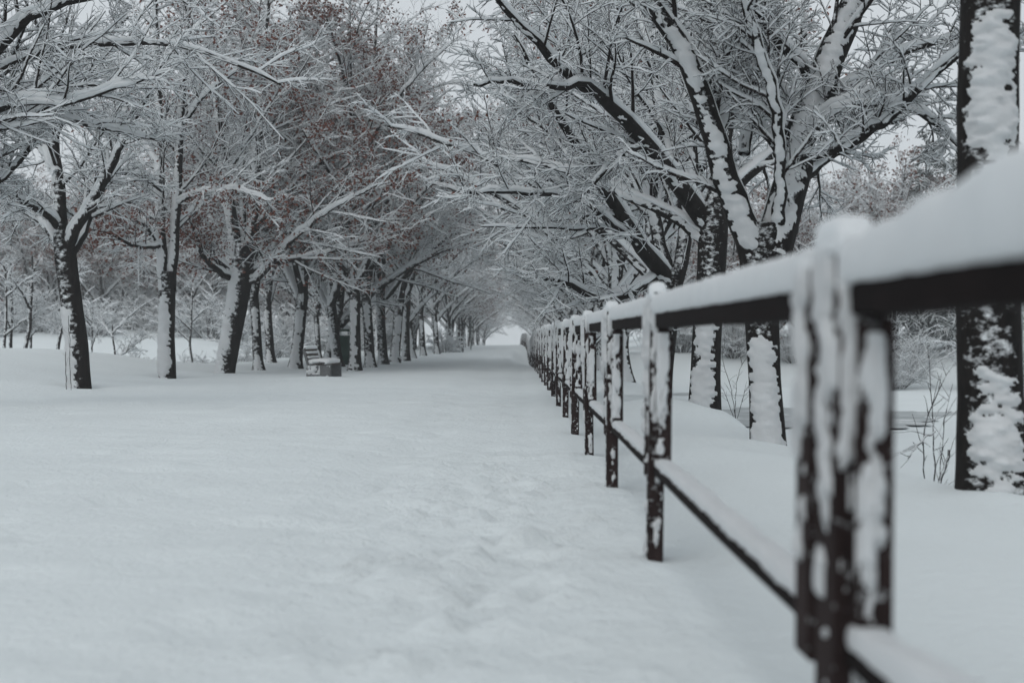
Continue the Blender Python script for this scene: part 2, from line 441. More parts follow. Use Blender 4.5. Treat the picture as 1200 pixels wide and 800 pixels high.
def auto_limbs(r, fork, height, nl, spread, r_fork, leader=True, low=None):
    """limbs of a typical avenue tree in local coordinates; returns trunk leader too"""
    limbs = []
    az0 = r.uniform(0, 6.28)
    low = fork if low is None else low
    for i in range(nl):
        u = i / max(nl - 1, 1)
        z0 = low + (height * 0.62 - low) * u ** 1.25
        az = az0 + i * 2.4 + r.normal(0, 0.25)
        ln = spread * (1.0 - 0.42 * u) * r.uniform(0.85, 1.2)
        el0 = math.radians(r.uniform(48, 66) + 8 * u); el1 = math.radians(r.uniform(8, 28) + 22 * u)
        p = np.array([0, 0, z0]) + np.array([math.cos(az), math.sin(az), 0]) * 0.03
        pts = [p.copy()]; n = 7
        for kx in range(1, n):
            e = el0 + (el1 - el0) * (kx / (n - 1)) ** 0.8
            az += r.normal(0, 0.10)
            p = p + np.array([math.cos(az) * math.cos(e), math.sin(az) * math.cos(e), math.sin(e)]) * ln * 1.25 / (n - 1)
            pts.append(p.copy())
        rr = r_fork * (0.62 - 0.3 * u) * r.uniform(0.8, 1.15)
        limbs.append((np.array(pts), np.linspace(rr, max(rr * 0.16, 0.012), n)))
    if leader:
        for s in range(2):
            a = r.uniform(0, 6.28); n = 7
            hs = np.linspace(0, 1, n)
            pts = np.stack([np.cos(a) * hs ** 1.3 * 1.5 * (s + .3) + r.normal(0, .06, n), np.sin(a) * hs ** 1.3 * 1.5 * (s + .3) + r.normal(0, .06, n), fork - .1 + (height - fork) * hs * (1 - .12 * s)], 1)
            pts[0, :2] = 0
            limbs.append((pts, np.linspace(r_fork * 0.72, 0.02, n)))
    return limbs

def auto_trunk(r, fork, r0, lean=(0, 0)):
    n = 6; z = np.linspace(-0.35, fork + 0.15, n)
    w = np.cumsum(r.normal(0, 0.018, (n, 2)), 0)
    x = lean[0] * z / fork + w[:, 0]; y = lean[1] * z / fork + w[:, 1]
    rad = r0 * (0.86 + 0.38 * np.exp(-(z + 0.1) / 0.22))
    rad[-1] = r0 * 0.86
    return np.stack([x, y, z], 1), rad

ORD = ["first", "second", "third", "fourth", "fifth", "sixth", "seventh", "eighth", "ninth", "tenth", "eleventh", "twelfth", "thirteenth",
       "fourteenth", "fifteenth", "sixteenth", "seventeenth", "eighteenth", "nineteenth"]
TENS = {2: "twent", 3: "thirt", 4: "fort", 5: "fift", 6: "sixt", 7: "sevent", 8: "eight"}
def ordinal(n):
    if n <= 19: return ORD[n - 1]
    t, u = divmod(n, 10)
    return TENS[t] + ("ieth" if u == 0 else "y-" + ORD[u - 1])

# ---- where the trees stand (x, y)
def base_of(px, d): return ((px - VPX) / FPX * d, d)

HERO = {"R1": base_of(1161, 8.35), "R2": base_of(900, 13.4), "R3": base_of(826, 18.3), "R4": base_of(775, 21.5),
        "L0": (-8.1, 18.6), "L1": base_of(92, 25.5), "L2": base_of(196, 31.5), "L3": base_of(262, 36.0)}
TREE_BASES += [(HERO["R1"][0] + 0.55, HERO["R1"][1] - 0.1, 0.30, 0.5), (HERO["R2"][0] - 0.1, HERO["R2"][1] - .1, 0.10, 0.5),
               (HERO["R3"][0] - .25, HERO["R3"][1], 0.22, 0.7), (HERO["R4"][0], HERO["R4"][1], 0.12, 0.6)]
TREE_BASES.append((base_of(380, 31.8)[0], 30.6, 0.065, 0.8))
for k_ in ("L1", "L2", "L3"): TREE_BASES.append((*HERO[k_], 0.06, 0.75))

left_near = [(303, 39.5), (347, 41.5), (384, 45), (397, 44), (415, 39.6), (434, 43.5), (450, 46.6), (463, 51), (475, 54.6)]
LEFT = sorted([base_of(px, d) for px, d in left_near], key=lambda t: t[1])
r_ = np.random.default_rng(5)
y = 60.0
while y < 190:
    LEFT.append((-4.15 + r_.normal(0, 0.2), y)); y += 6.2 + r_.normal(0, 0.5)
LEFT2 = []
y = 50.0
while y < 110:
    LEFT2.append((-8.0 + r_.normal(0, 0.5), y)); y += 8.0 + r_.normal(0, 0.8)
RIGHT = []
y = 26.8
while y < 180:
    RIGHT.append((2.55 + r_.normal(0, 0.16), y)); y += (4.9 if y < 55 else 9.0) + r_.normal(0, 0.4)

for t_ in LEFT[:9]: TREE_BASES.append((*t_, 0.06, 0.6))
# ---- ground mesh
def axis(fine0, fine1, step, lo, hi, g=1.06):
    a = list(np.arange(fine0, fine1 + 1e-6, step)); s = step
    while a[-1] < hi: s *= g; a.append(a[-1] + s)
    b = []; s = step; x = fine0
    while x > lo: s *= g; x -= s; b.append(x)
    return np.array(b[::-1] + a)
gx = axis(-4.5, 4.5, 0.07, -420, 420, 1.035); gy = axis(2.0, 20.0, 0.07, -60, 700, 1.022)
X, Y = np.meshgrid(gx, gy); Z = ground_z(X, Y)
v = np.stack([X, Y, Z], -1).reshape(-1, 3); nx, ny = len(gx), len(gy)
i = (np.arange(ny - 1) * nx)[:, None]; j = np.arange(nx - 1)[None]
f = np.stack([i + j, i + j + 1, i + nx + j + 1, i + nx + j], -1).reshape(-1, 4)
link("ground", build_mesh("ground", [(v, f, 0)], [M_GROUND]), kind="structure")

def gz(x, y): return float(ground_z(np.array([x]), np.array([y]))[0])
def gz0(x, y): return float(ground_z(np.array([x]), np.array([y]), mounds=False)[0])

# grey open ice on the pond (flat sheets with ragged outlines)
def ice_patch(cx, cy, rx, ry, seed, z):
    n = 260; a = np.linspace(0, 2 * np.pi, n, endpoint=False)
    q = np.stack([np.cos(a) * 1.6, np.sin(a) * 1.6, np.full(n, seed * 3.1)], 1)
    rr = 1 + 0.28 * fbm(q, seed, 3) + 0.30 * fbm(q * 4, seed + 1, 4)
    vv = np.stack([cx + rx * rr * np.cos(a), cy + ry * rr * np.sin(a), np.full(n, z)], 1)
    c = np.array([[cx, cy, z]])
    vs = np.concatenate([c, vv]); ff = np.stack([np.zeros(n, int), 1 + np.arange(n), 1 + (np.arange(n) + 1) % n], 1)
    return vs, ff
pz = float(ground_z(np.linspace(6, 12, 30), np.linspace(35, 45, 30), False).max()) + 0.012
ip = []
for (cx, cy, rx, ry, sd) in [(8.0, 40.0, 3.4, 5.2, 1), (10.6, 41.5, 2.6, 1.6, 2), (7.0, 55, 2.2, 1.3, 3)]:
    v_, f_ = ice_patch(cx, cy, rx, ry, sd, pz + 0.004 * sd); ip.append((v_, f_, 0))
M_ICE.node_tree.nodes["Color Ramp"].color_ramp.elements.new(0.56).color = (0.38, 0.41, 0.42, 1)
M_ICE.node_tree.nodes["Color Ramp"].color_ramp.elements[-1].color = (0.74, 0.77, 0.78, 1)
M_ICE.node_tree.nodes["Color Ramp"].color_ramp.elements[-1].position = 0.80
link("pond_ice", build_mesh("pond_ice", ip, [M_ICE], False), kind="structure")

# ------------------------------------------------------------------ fence
M_WOOD = bark_mat("dark_fence_wood", (0.014, 0.009, 0.009), (0.035, 0.023, 0.022), wind=(-0.2, -1.0, 0), amount=-0.75, scale=24, upw=0.2)
M_RAIL = plain("dark_rail_wood", (0.012, 0.008, 0.008), 0.9, (0.007, 0.005, 0.005), 12, 0.08)
FX = 0.61
post_y = [-0.7, 2.6, 6.16]
while post_y[-1] < 205: post_y.append(post_y[-1] + 2.7)
def fence_x(y): return FX + 0.28 * sstep(35, 110, y) - 0.15 * sstep(110, 170, y)
def fence_dz(y): return -0.45 * np.exp(-((np.asarray(y, float) - 72) / 22) ** 2) - 4.0 * sstep(140, 260, y)

def box_piece(x0, x1, y0, y1, z0, z1, bev=0.006):
    import bmesh
    bm = bmesh.new(); bmesh.ops.create_cube(bm, size=1)
    for v in bm.verts:
        v.co.x = x0 if v.co.x < 0 else x1; v.co.y = y0 if v.co.y < 0 else y1; v.co.z = z0 if v.co.z < 0 else z1
    if bev: bmesh.ops.bevel(bm, geom=list(bm.edges), offset=bev, segments=2, affect='EDGES', clamp_overlap=True)
    bmesh.ops.triangulate(bm, faces=bm.faces)
    bm.verts.ensure_lookup_table()
    vs = np.array([v.co[:] for v in bm.verts]); fs = np.array([[v.index for v in f.verts] for f in bm.faces]); bm.free()
    return vs, fs

def lumpy_box(x0, x1, y0, y1, z0, z1, step, amp, seed, round_=0.35, freq=9.0):
    """soft snow block: rounded section swept along Y, with lumps"""
    ny_ = max(int((y1 - y0) / step), 3); ys = np.linspace(y0, y1, ny_); sd = 20
    a = np.arange(sd) / sd * 2 * np.pi
    cx, cz = (x0 + x1) / 2, (z0 + z1) / 2; hx, hz = (x1 - x0) / 2, (z1 - z0) / 2
    e = 2.0 / 3.2
    sx_ = np.sign(np.cos(a)) * np.abs(np.cos(a)) ** e; sz_ = np.sign(np.sin(a)) * np.abs(np.sin(a)) ** e
    px_ = cx + hx * sx_; pz_ = cz + hz * sz_
    pos = np.stack([np.broadcast_to(px_, (ny_, sd)), np.broadcast_to(ys[:, None], (ny_, sd)), np.broadcast_to(pz_, (ny_, sd))], -1).copy()
    n = fbm(pos * freq, seed, 3) + 0.5 * fbm(pos * freq * 3, seed + 3, 2)
    bulk = fbm(np.stack([ys * 1.3, ys * 0, ys * 0], -1), seed + 9, 3)[:, None] * 0.035
    cen = np.array([cx, 0, z0]); dirv = pos - cen; dirv[..., 1] = 0
    pos = pos + norm(dirv) * (amp * n)[..., None] + dirv * bulk[..., None] * (pos[..., 2:3] > z0 + 0.01)
    # close ends
    pos[0, :, 0] = cx + (pos[0, :, 0] - cx) * 0.6; pos[0, :, 2] = z0 + (pos[0, :, 2] - z0) * 0.5
    pos[-1, :, 0] = cx + (pos[-1, :, 0] - cx) * 0.6; pos[-1, :, 2] = z0 + (pos[-1, :, 2] - z0) * 0.5
    vv = pos.reshape(-1, 3)
    i = (np.arange(ny_ - 1) * sd)[:, None]; j = np.arange(sd)[None]; j2 = (j + 1) % sd
    ff = np.stack([i + j, i + j2, i + sd + j2, i + sd + j], -1).reshape(-1, 4)
    return vv, ff

fence = empty("fence", (FX, 2.75, 0), "dark wooden two-rail fence with thick snow on its rails beside the path", "fence")
def to_local(v): return v - np.array([FX, 2.75, 0])
# rails, bent with the ground
def rail(z0, z1, xa, xb, seed, snow_h, snow_w):
    ys = np.concatenate([np.arange(-2, 14, 0.15), np.arange(14, 208, 0.6)])
    prof = [(xa, z0), (xb, z0), (xb, z1), (xa, z1)]
    n = len(ys); cx = fence_x(ys) - FX; dz = fence_dz(ys) + 0.006 * fbm(np.stack([ys, ys * 0, ys * 0], -1), seed, 2)
    b = 0.008
    pr = [(xa + b, z0), (xb - b, z0), (xb, z0 + b), (xb, z1 - b), (xb - b, z1), (xa + b, z1), (xa, z1 - b), (xa, z0 + b)]
    k = len(pr)
    v = np.array([[FX + cx[q] + p[0], ys[q], p[1] + dz[q]] for q in range(n) for p in pr])
    i = (np.arange(n - 1) * k)[:, None]; j = np.arange(k)[None]; j2 = (j + 1) % k
    f = np.stack([i + j, i + j2, i + k + j2, i + k + j], -1).reshape(-1, 4)
    return to_local(v), f
def rail_snow(z1, xa, xb, y0, y1, seed, h, step):
    v, f = lumpy_box(FX + xa, FX + xb, y0, y1, z1 - 0.02, z1 + h, step, 0.011, seed)
    v[:, 0] += fence_x(v[:, 1]) - FX; v[:, 2] += fence_dz(v[:, 1]) + 0.05 * (1 - sstep(1.6, 2.7, v[:, 1])) * (v[:, 2] > z1 + 0.02)
    return to_local(v), f
TR0, TR1 = 0.985, 1.058; LR0, LR1 = 0.345, 0.39
link("top_rail", build_mesh("top_rail", [(*rail(TR0, TR1, -0.005, 0.085, 1, 0, 0), 0)], [M_RAIL], False), fence)
link("lower_rail", build_mesh("lower_rail", [(*rail(LR0, LR1, -0.01, 0.06, 2, 0, 0), 0)], [M_RAIL], False), fence)
sp1, sp2 = [], []
for a_, b_, st in ((-2, 14, 0.025), (14, 40, 0.08), (40, 207, 0.3)):
    sp1.append((*rail_snow(TR1, -0.022, 0.102, a_, b_, 41, 0.074, st), 0))
    sp2.append((*rail_snow(LR1, -0.006, 0.064, a_, b_, 43, 0.036, st), 0))
link("top_rail_snow", build_mesh("top_rail_snow", sp1, [M_SNOW]), fence)
link("lower_rail_snow", build_mesh("lower_rail_snow", sp2, [M_SNOW]), fence)
# posts: square upright, stiffener behind it and a side board in front, both resting on the lower rail
def post_mesh():
    p = [(*box_piece(-0.035, 0.035, -0.02, 0.13, -0.35, 1.10), 0),
         (*box_piece(-0.040, 0.030, 0.165, 0.285, LR0 - 0.03, 1.085), 0),
         (*box_piece(-0.003, 0.062, -0.075, -0.022, LR1 + 0.0, TR0 - 0.002), 0)]
    return build_mesh("post", p, [M_WOOD], False)
def snow_patch(x0, x1, yf, z0, z1, thick, seed, cover, nx_=14, dz=0.012, taper_top=0.0):
    """snow stuck on an upright face that looks towards -Y (or -X when yf is a tuple)"""
    side = isinstance(yf, tuple)
    nz_ = int((z1 - z0) / dz); zs = np.linspace(z0, z1, nz_); us = np.linspace(x0, x1, nx_)
    U, Zz = np.meshgrid(us, zs)
    q = np.stack([U * 30, Zz * 15, np.full_like(U, seed)], -1)
    n = fbm(q, seed, 3) + 0.4 * fbm(q * 3, seed + 2, 2)
    edge = 1 - np.abs((U - (x0 + x1) / 2) / ((x1 - x0) / 2)) ** 3
    m = n + cover - 0.9 * (1 - edge) + (taper_top * (Zz - z0) / (z1 - z0))
    th = np.where(m > 0, thick * sstep(0, 0.5, m) + 0.004, -0.01)
    if side: V = np.stack([yf[0] - th, U, Zz], -1)
    else: V = np.stack([U, yf - th, Zz], -1)
    i = (np.arange(nz_ - 1) * nx_)[:, None]; j = np.arange(nx_ - 1)[None]
    f = np.stack([i + j, i + j + 1, i + nx_ + j + 1, i + nx_ + j], -1).reshape(-1, 4)
    keep = ((m > -0.3)[:-1, :-1] | (m > -0.3)[1:, 1:]).reshape(-1)
    return V.reshape(-1, 3), f[keep]
def post_snow(seed):
    rr = np.random.default_rng(seed)
    p = []
    cap_v, cap_f = lumpy_box(-0.040, 0.038, -0.03, 0.14, 1.09, 1.160 + rr.uniform(-0.01, 0.015), 0.012, 0.008, seed)
    p.append((cap_v, cap_f, 0))
    p.append((*snow_patch(-0.020, 0.034, -0.021, 0.0, LR0, 0.016, seed, -0.10), 0))
    p.append((*snow_patch(-0.034, 0.034, -0.021, LR1, 1.12, 0.018, seed + 1, -0.14, taper_top=0.8), 0))
    p.append((*snow_patch(-0.02, 0.126, (-0.036,), LR1, 1.12, 0.014, seed + 2, -0.30, taper_top=0.9), 0))
    p.append((*snow_patch(-0.02, 0.126, (-0.036,), 0.0, LR0, 0.012, seed + 3, -0.30), 0))
    p.append((*snow_patch(0.168, 0.280, (-0.041,), LR1 + 0.03, 1.1, 0.014, seed + 4, -0.28, taper_top=0.8), 0))
    p.append((*snow_patch(-0.008, 0.050, -0.076, LR1 + 0.05, TR0 - 0.03, 0.022, seed + 5, 0.36, taper_top=-0.1), 0))
    return build_mesh("post_snow", p, [M_SNOW])
PM = post_mesh(); PS = [post_snow(100 + 10 * s) for s in range(7)]
for n_, py_ in enumerate(post_y):
    o = link("post", PM, fence); o.location = (float(fence_x(py_)) - FX, py_ - 2.75, float(fence_dz(py_)))
    q_ = random.Random(n_); o.rotation_euler = (q_.uniform(-.008, .008), q_.uniform(-.012, .012), q_.uniform(-0.04, 0.04)); o.scale = (q_.uniform(.94, 1.04), 1, q_.uniform(.99, 1.012))
    link("post_snow", PS[n_ % 7], o)

# ------------------------------------------------------------------ hero trees
def loc_line(origin, pts):
    """pts: (px, py, depth offset, radius) -> local polyline + radii"""
    o = np.array(origin); out = []; rad = []
    for px, py, dd, rr in pts:
        out.append(P(px, py, o[1] + dd) - o); rad.append(rr)
    return np.array(out), np.array(rad)

def hero(name, key, label, group, trunk_pts, limb_pts, seed, **kw):
    x, y_ = HERO[key]; o = np.array([x, y_, gz0(x, y_) - 0.02])
    tp, tr = loc_line(o, trunk_pts)
    limbs = [loc_line(o, lp) for lp in limb_pts]
    extra = kw.pop("extra", [])
    return make_tree(name, label, group, o, tp, tr, limbs + extra, seed, **kw)

GR, GL = "trees lining the right side of the path", "trees lining the left side of the path"
# R1: thick trunk cut by the frame
r1 = np.random.default_rng(77)
hero("tree", "R1", "thick dark tree trunk rising close behind the fence near the right edge", GR,
     [(1172, 640, 0, .27), (1166, 575, 0, .225), (1160, 450, 0, .188), (1157, 300, 0, .180), (1157, 100, 0, .172), (1160, 0, 0, .168), (1162, -120, 0, .165)],
     [], 201, wind=(-0.10, -1.0), cover=0.40, thick=0.05, shell_sides=110, shell_dz=0.012, bark=M_BARKR,
     extra=[(a + np.array([0, 0, 0.0]), b) for a, b in auto_limbs(r1, 3.3, 12, 6, 4.6, 0.16, low=3.4)], dens=(11, 8, 4),
     fall=lambda z: -1.3 * np.exp(-((z - 1.40) / 0.5) ** 2)) 

hero("tree", "R2", "tall forked tree plastered with snow, second from the camera behind the fence", GR,
     [(901, 560, 0, .215), (900, 512, 0, .165), (896, 440, 0, .150), (892, 360, 0, .165), (891, 300, 0, .21), (893, 262, 0, .20)],
     [[(884, 300, 0, .15), (868, 258, -.1, .135), (848, 205, -.2, .12), (832, 150, -.3, .11), (818, 95, -.4, .10), (795, 45, -.5, .09), (755, -5, -.6, .075), (700, -70, -.7, .05)],
      [(903, 300, 0, .19), (916, 250, .1, .18), (930, 195, .2, .165), (944, 145, .3, .155), (962, 90, .4, .15), (985, 40, .5, .14), (1010, -20, .6, .12), (1040, -120, .8, .08), (1070, -250, 1, .03)],
      [(912, 262, -.1, .07), (914, 210, -.3, .05), (913, 150, -.5, .05), (905, 105, -.7, .05), (892, 60, -.8, .045), (872, 10, -.9, .04), (850, -60, -1, .025)],
      [(934, 190, .2, .06), (975, 178, -.2, .045), (1030, 150, -.6, .04), (1075, 108, -.9, .034), (1120, 62, -1.2, .03), (1160, 45, -1.4, .015)],
      [(940, 160, .2, .06), (985, 120, 0, .05), (1030, 116, 0, .045), (1070, 128, 0, .036), (1100, 150, -.1, .028), (1125, 170, -.2, .018)],
      [(925, 222, .2, .05), (955, 200, .8, .045), (985, 170, 1.4, .04), (1010, 150, 1.9, .03), (1060, 140, 2.4, .02)],
      [(950, 125, .3, .055), (1000, 95, .6, .045), (1060, 60, .9, .036), (1130, 40, 1.1, .03), (1200, 45, 1.3, .015)],
      [(930, 190, .2, .05), (900, 160, .7, .045), (870, 130, 1.2, .04), (845, 60, 1.5, .034), (840, -20, 1.8, .02)],
      [(838, 170, -.2, .07), (852, 110, .2, .07), (848, 50, .4, .065), (842, -10, .6, .06), (836, -90, .8, .04)],
      [(872, 180, .4, .06), (880, 120, .6, .055), (886, 50, .7, .05), (880, -20, .9, .04)],
      [(960, 100, .4, .05), (920, 60, .2, .045), (890, 20, -.1, .04), (868, -30, -.3, .03)]],
     202, wind=(-0.25, -0.97), cover=0.52, thick=0.035, shell_sides=64, shell_dz=0.02, bark=M_BARKR, dens=(14, 10, 6), size=(0.8, 1, 1), snowk=0.8, fall=lambda z: -1.3 * sstep(1.0, 1.3, z))

hero("tree", "R3", "tree with long branches sweeping over the path, third from the camera behind the fence", GR,
     [(826, 510, 0, .24), (826, 470, 0, .205), (828, 400, 0, .185), (833, 330, 0, .18), (836, 270, 0, .20), (835, 235, 0, .19)],
     [[(834, 262, 0, .15), (846, 200, .2, .14), (850, 140, .3, .12), (844, 70, .4, .10), (840, 0, .5, .08), (830, -80, .6, .05)],
      [(828, 262, 0, .13), (806, 228, -.2, .12), (778, 195, -.5, .105), (750, 160, -.8, .09), (715, 120, -1.1, .075), (680, 100, -1.4, .062), (640, 62, -1.8, .05), (585, 8, -2.2, .03), (560, -30, -2.4, .015)],
      [(826, 280, 0, .10), (800, 258, .3, .09), (770, 245, .6, .075), (735, 228, .9, .062), (690, 208, 1.1, .05), (640, 192, 1.3, .04), (575, 182, 1.5, .02)],
      [(820, 250, 0, .09), (790, 200, .6, .08), (775, 150, 1.0, .07), (768, 90, 1.3, .06), (750, 20, 1.6, .05), (740, -60, 1.8, .03)],
      [(842, 240, 0, .10), (870, 210, .4, .085), (905, 180, .8, .07), (950, 150, 1.2, .05), (1000, 130, 1.6, .03)],
      [(715, 122, -1.1, .045), (690, 96, -1.5, .04), (650, 104, -1.9, .034), (600, 96, -2.2, .028), (552, 100, -2.4, .014)],
      [(760, 172, -.7, .04), (735, 175, -.9, .036), (708, 200, -1.0, .03), (690, 225, -1.0, .022), (670, 240, -1, .012)]],
     203, wind=(-0.35, -0.94), cover=0.45, thick=0.035, shell_sides=56, shell_dz=0.025, bark=M_BARKR, dens=(13, 10, 6), size=(0.85, 1.05, 1), snowk=0.85, fall=lambda z: -1.3 * sstep(1.7, 2.1, z))

hero("tree", "R4", "leaning tree with a fan of snowy limbs, fourth from the camera behind the fence", GR,
     [(772, 500, 0, .22), (774, 455, 0, .17), (780, 400, 0, .155), (786, 350, 0, .16), (790, 315, 0, .17)],
     [[(786, 335, 0, .13), (760, 300, -.3, .12), (735, 262, -.6, .10), (708, 225, -1.0, .085), (685, 185, -1.3, .07), (660, 145, -1.7, .055), (630, 95, -2.0, .04), (600, 40, -2.3, .02)],
      [(784, 330, 0, .11), (768, 262, .2, .10), (755, 200, .4, .085), (740, 130, .6, .07), (720, 60, .8, .055), (700, -20, 1, .03)],
      [(792, 330, 0, .12), (805, 270, .2, .11), (812, 200, .4, .10), (806, 120, .6, .08), (800, 30, .8, .06), (795, -60, 1, .03)],
      [(775, 322, 0, .07), (740, 345, -.5, .06), (700, 350, -.9, .05), (660, 330, -1.4, .04), (620, 322, -1.9, .02)],
      [(748, 285, -.4, .06), (712, 262, -.9, .05), (680, 230, -1.4, .04), (620, 226, -2.0, .03), (545, 226, -2.6, .016)]],
     204, wind=(-0.45, -0.9), cover=0.42, shell_sides=40, shell_dz=0.035, bark=M_BARKR, dens=(14, 10, 6))

# left side
hero("tree", "L0", "nearest left tree, only its long snowy branches reach into the upper left corner", GL,
     [(-110, 560, 0, .25), (-112, 440, 0, .2), (-100, 330, 0, .19), (-95, 220, 0, .18)],
     [[(-95, 260, 0, .10), (-60, 190, -.2, .09), (-20, 130, -.4, .07), (30, 116, -.6, .055), (80, 122, -.8, .048), (120, 108, -1, .04), (165, 92, -1.2, .03), (200, 84, -1.4, .015)],
      [(-95, 250, 0, .11), (-60, 180, .3, .09), (-25, 100, .5, .075), (20, 62, .7, .06), (70, 52, .8, .05), (130, 56, .9, .04), (180, 42, 1, .03), (240, 60, 1.1, .026), (330, 100, 1.3, .012)],
      [(-95, 230, 0, .11), (-50, 130, -.3, .1), (0, 48, -.5, .085), (40, 12, -.7, .07), (110, -6, -.9, .055), (200, -20, -1.1, .03)],
      [(-95, 270, 0, .09), (-50, 200, .5, .08), (0, 132, .8, .055), (50, 128, .9, .05), (95, 148, 1, .042), (150, 152, 1.1, .03), (190, 165, 1.2, .012)],
      [(-100, 230, 0, .12), (-90, 120, 0, .1), (-70, 0, .2, .08), (-50, -100, .3, .05)],
      [(-97, 300, 0, .06), (-60, 262, .3, .05), (-20, 225, .5, .045), (25, 190, .6, .035), (50, 150, .7, .02)]],
     301, dens=(14, 10, 6), shell_sides=24)

hero("tree", "L1", "leftmost full tree, trunk bare above and snowed on its lower left side", GL,
     [(94, 490, 0, .25), (93, 455, 0, .205), (90, 400, 0, .19), (83, 350, 0, .19), (77, 305, 0, .195), (74, 272, 0, .18)],
     [[(74, 290, 0, .12), (70, 240, 0, .115), (65, 190, .1, .10), (60, 130, .2, .09), (54, 70, .3, .08), (50, 10, .3, .065), (46, -80, .4, .04)],
      [(79, 290, 0, .11), (92, 262, -.2, .095), (108, 240, -.4, .085), (124, 212, -.6, .075), (138, 180, -.8, .06), (152, 152, -1, .045), (175, 110, -1.2, .02)],
      [(80, 300, 0, .10), (92, 285, .2, .09), (106, 250, .5, .08), (120, 215, .8, .065), (132, 200, 1, .05), (170, 205, 1.3, .04), (190, 225, 1.5, .02)],
      [(70, 268, 0, .07), (50, 248, -.4, .06), (25, 236, -.8, .05), (0, 222, -1.1, .04), (-40, 200, -1.5, .02)],
      [(70, 290, 0, .06), (52, 265, .4, .05), (25, 250, .8, .04), (-10, 245, 1.2, .02)],
      [(66, 205, 0, .06), (50, 175, .5, .05), (30, 140, 1, .04), (5, 100, 1.5, .02)],
      [(60, 140, 0, .06), (80, 100, .4, .05), (110, 60, .8, .04), (150, 20, 1.2, .02)]],
     302, wind=(-0.85, -0.55), cover=0.50, shell_sides=48, shell_dz=0.03, dens=(13, 10, 6),
     fall=lambda z: -1.2 * sstep(1.35, 1.7, z))

hero("tree", "L2", "slim tree with two parallel upright stems, second full tree of the left row", GL,
     [(197, 475, 0, .22), (196, 443, 0, .195), (195, 400, 0, .18), (196, 350, 0, .175), (197, 318, 0, .17)],
     [[(192, 340, 0, .12), (189, 280, 0, .11), (187, 210, .1, .10), (186, 140, .2, .09), (184, 60, .3, .07), (182, -40, .4, .04)],
      [(200, 340, 0, .12), (204, 280, .1, .115), (208, 220, .2, .10), (212, 150, .4, .09), (216, 80, .5, .07), (222, 0, .6, .05)],
      [(190, 300, 0, .05), (170, 262, -.4, .045), (130, 254, -.9, .035), (95, 252, -1.3, .02)],
      [(190, 290, 0, .05), (160, 290, -.8, .04), (125, 272, -1.6, .03), (95, 268, -2.2, .015)],
      [(206, 240, .2, .05), (232, 225, -.4, .045), (275, 220, -1, .035), (320, 235, -1.5, .02)],
      [(205, 265, .2, .06), (235, 240, .6, .05), (270, 200, 1.2, .04), (300, 150, 1.6, .03), (330, 100, 2, .015)],
      [(188, 200, 0, .06), (165, 160, .5, .05), (140, 120, 1, .04), (110, 60, 1.5, .02)],
      [(212, 150, .4, .05), (240, 110, -.2, .045), (280, 80, -.8, .035), (330, 60, -1.4, .02)]],
     303, wind=(-0.45, -0.89), cover=0.58, shell_sides=40, shell_dz=0.035, dens=(14, 10, 6), leaves=2500)

hero("tree", "L3", "stout leaning tree with spreading low limbs, third full tree of the left row", GL,
     [(259, 465, 0, .32), (263, 437, 0, .26), (270, 400, 0, .25), (278, 355, 0, .27), (284, 318, 0, .30), (286, 285, 0, .24)],
     [[(280, 305, 0, .17), (272, 260, 0, .15), (264, 210, .2, .13), (258, 150, .4, .10), (250, 70, .6, .07), (245, -20, .8, .03)],
      [(290, 305, 0, .15), (298, 260, 0, .14), (300, 200, 0, .12), (306, 130, .2, .1), (312, 40, .4, .07), (316, -50, .6, .03)],
      [(278, 330, 0, .09), (255, 318, -.4, .08), (236, 300, -.8, .065), (224, 262, -1.1, .05), (214, 240, -1.3, .03)],
      [(292, 330, 0, .10), (308, 322, -.4, .09), (322, 300, -.9, .075), (352, 272, -1.4, .06), (392, 242, -2, .045), (450, 214, -2.6, .02)],
      [(292, 320, 0, .09), (320, 308, .4, .08), (370, 300, .9, .06), (420, 285, 1.4, .04), (480, 268, 1.9, .02)],
      [(288, 300, 0, .10), (284, 240, .5, .09), (288, 170, 1, .08), (284, 90, 1.4, .06), (280, 0, 1.8, .03)],
      [(296, 270, 0, .07), (330, 230, .5, .06), (375, 190, 1, .045), (430, 170, 1.5, .02)],
      [(270, 250, 0, .07), (240, 200, .6, .06), (215, 150, 1.1, .045), (190, 110, 1.6, .02)]],
     304, wind=(-0.8, -0.6), cover=0.5, shell_sides=44, shell_dz=0.035, dens=(14, 11, 6), leaves=4500)

# ------------------------------------------------------------------ avenue trees: a few kinds, copied down both rows
def proto(seed, fork, height, nl, spread, r0, lean, **kw):
    r = np.random.default_rng(seed)
    tp, tr = auto_trunk(r, fork, r0, lean)
    limbs = auto_limbs(r, fork, height, nl, spread, r0, low=fork - 0.2)
    top = np.array([tp[-1, 0], tp[-1, 1], 0])
    limbs = [(a + top, b) for a, b in limbs]
    return make_tree("tree", "x", "x", (0, 0, 0), tp, tr, limbs, seed, **kw)

protos = [proto(501, 1.9, 10.0, 9, 4.7, 0.19, (0.15, 0), leaves=5000, cover=0.42, snowk=1.3, dens=(13, 9, 5)),
          proto(502, 2.1, 10.8, 9, 4.5, 0.16, (-0.1, 0.1), leaves=1500, cover=0.32, snowk=1.3, dens=(13, 9, 5)),
          proto(503, 1.6, 9.6, 9, 4.9, 0.21, (0.3, 0.1), leaves=3600, cover=0.40, snowk=1.3, dens=(13, 9, 5)),
          proto(504, 2.2, 11.0, 9, 4.6, 0.17, (0.0, 0), leaves=6000, cover=0.36, snowk=1.25, dens=(12, 9, 5)),
          proto(505, 1.8, 10.2, 9, 4.7, 0.18, (-0.25, 0), cover=0.45, snowk=1.35, dens=(13, 9, 5))]
for p_ in protos: p_["_free"] = 1

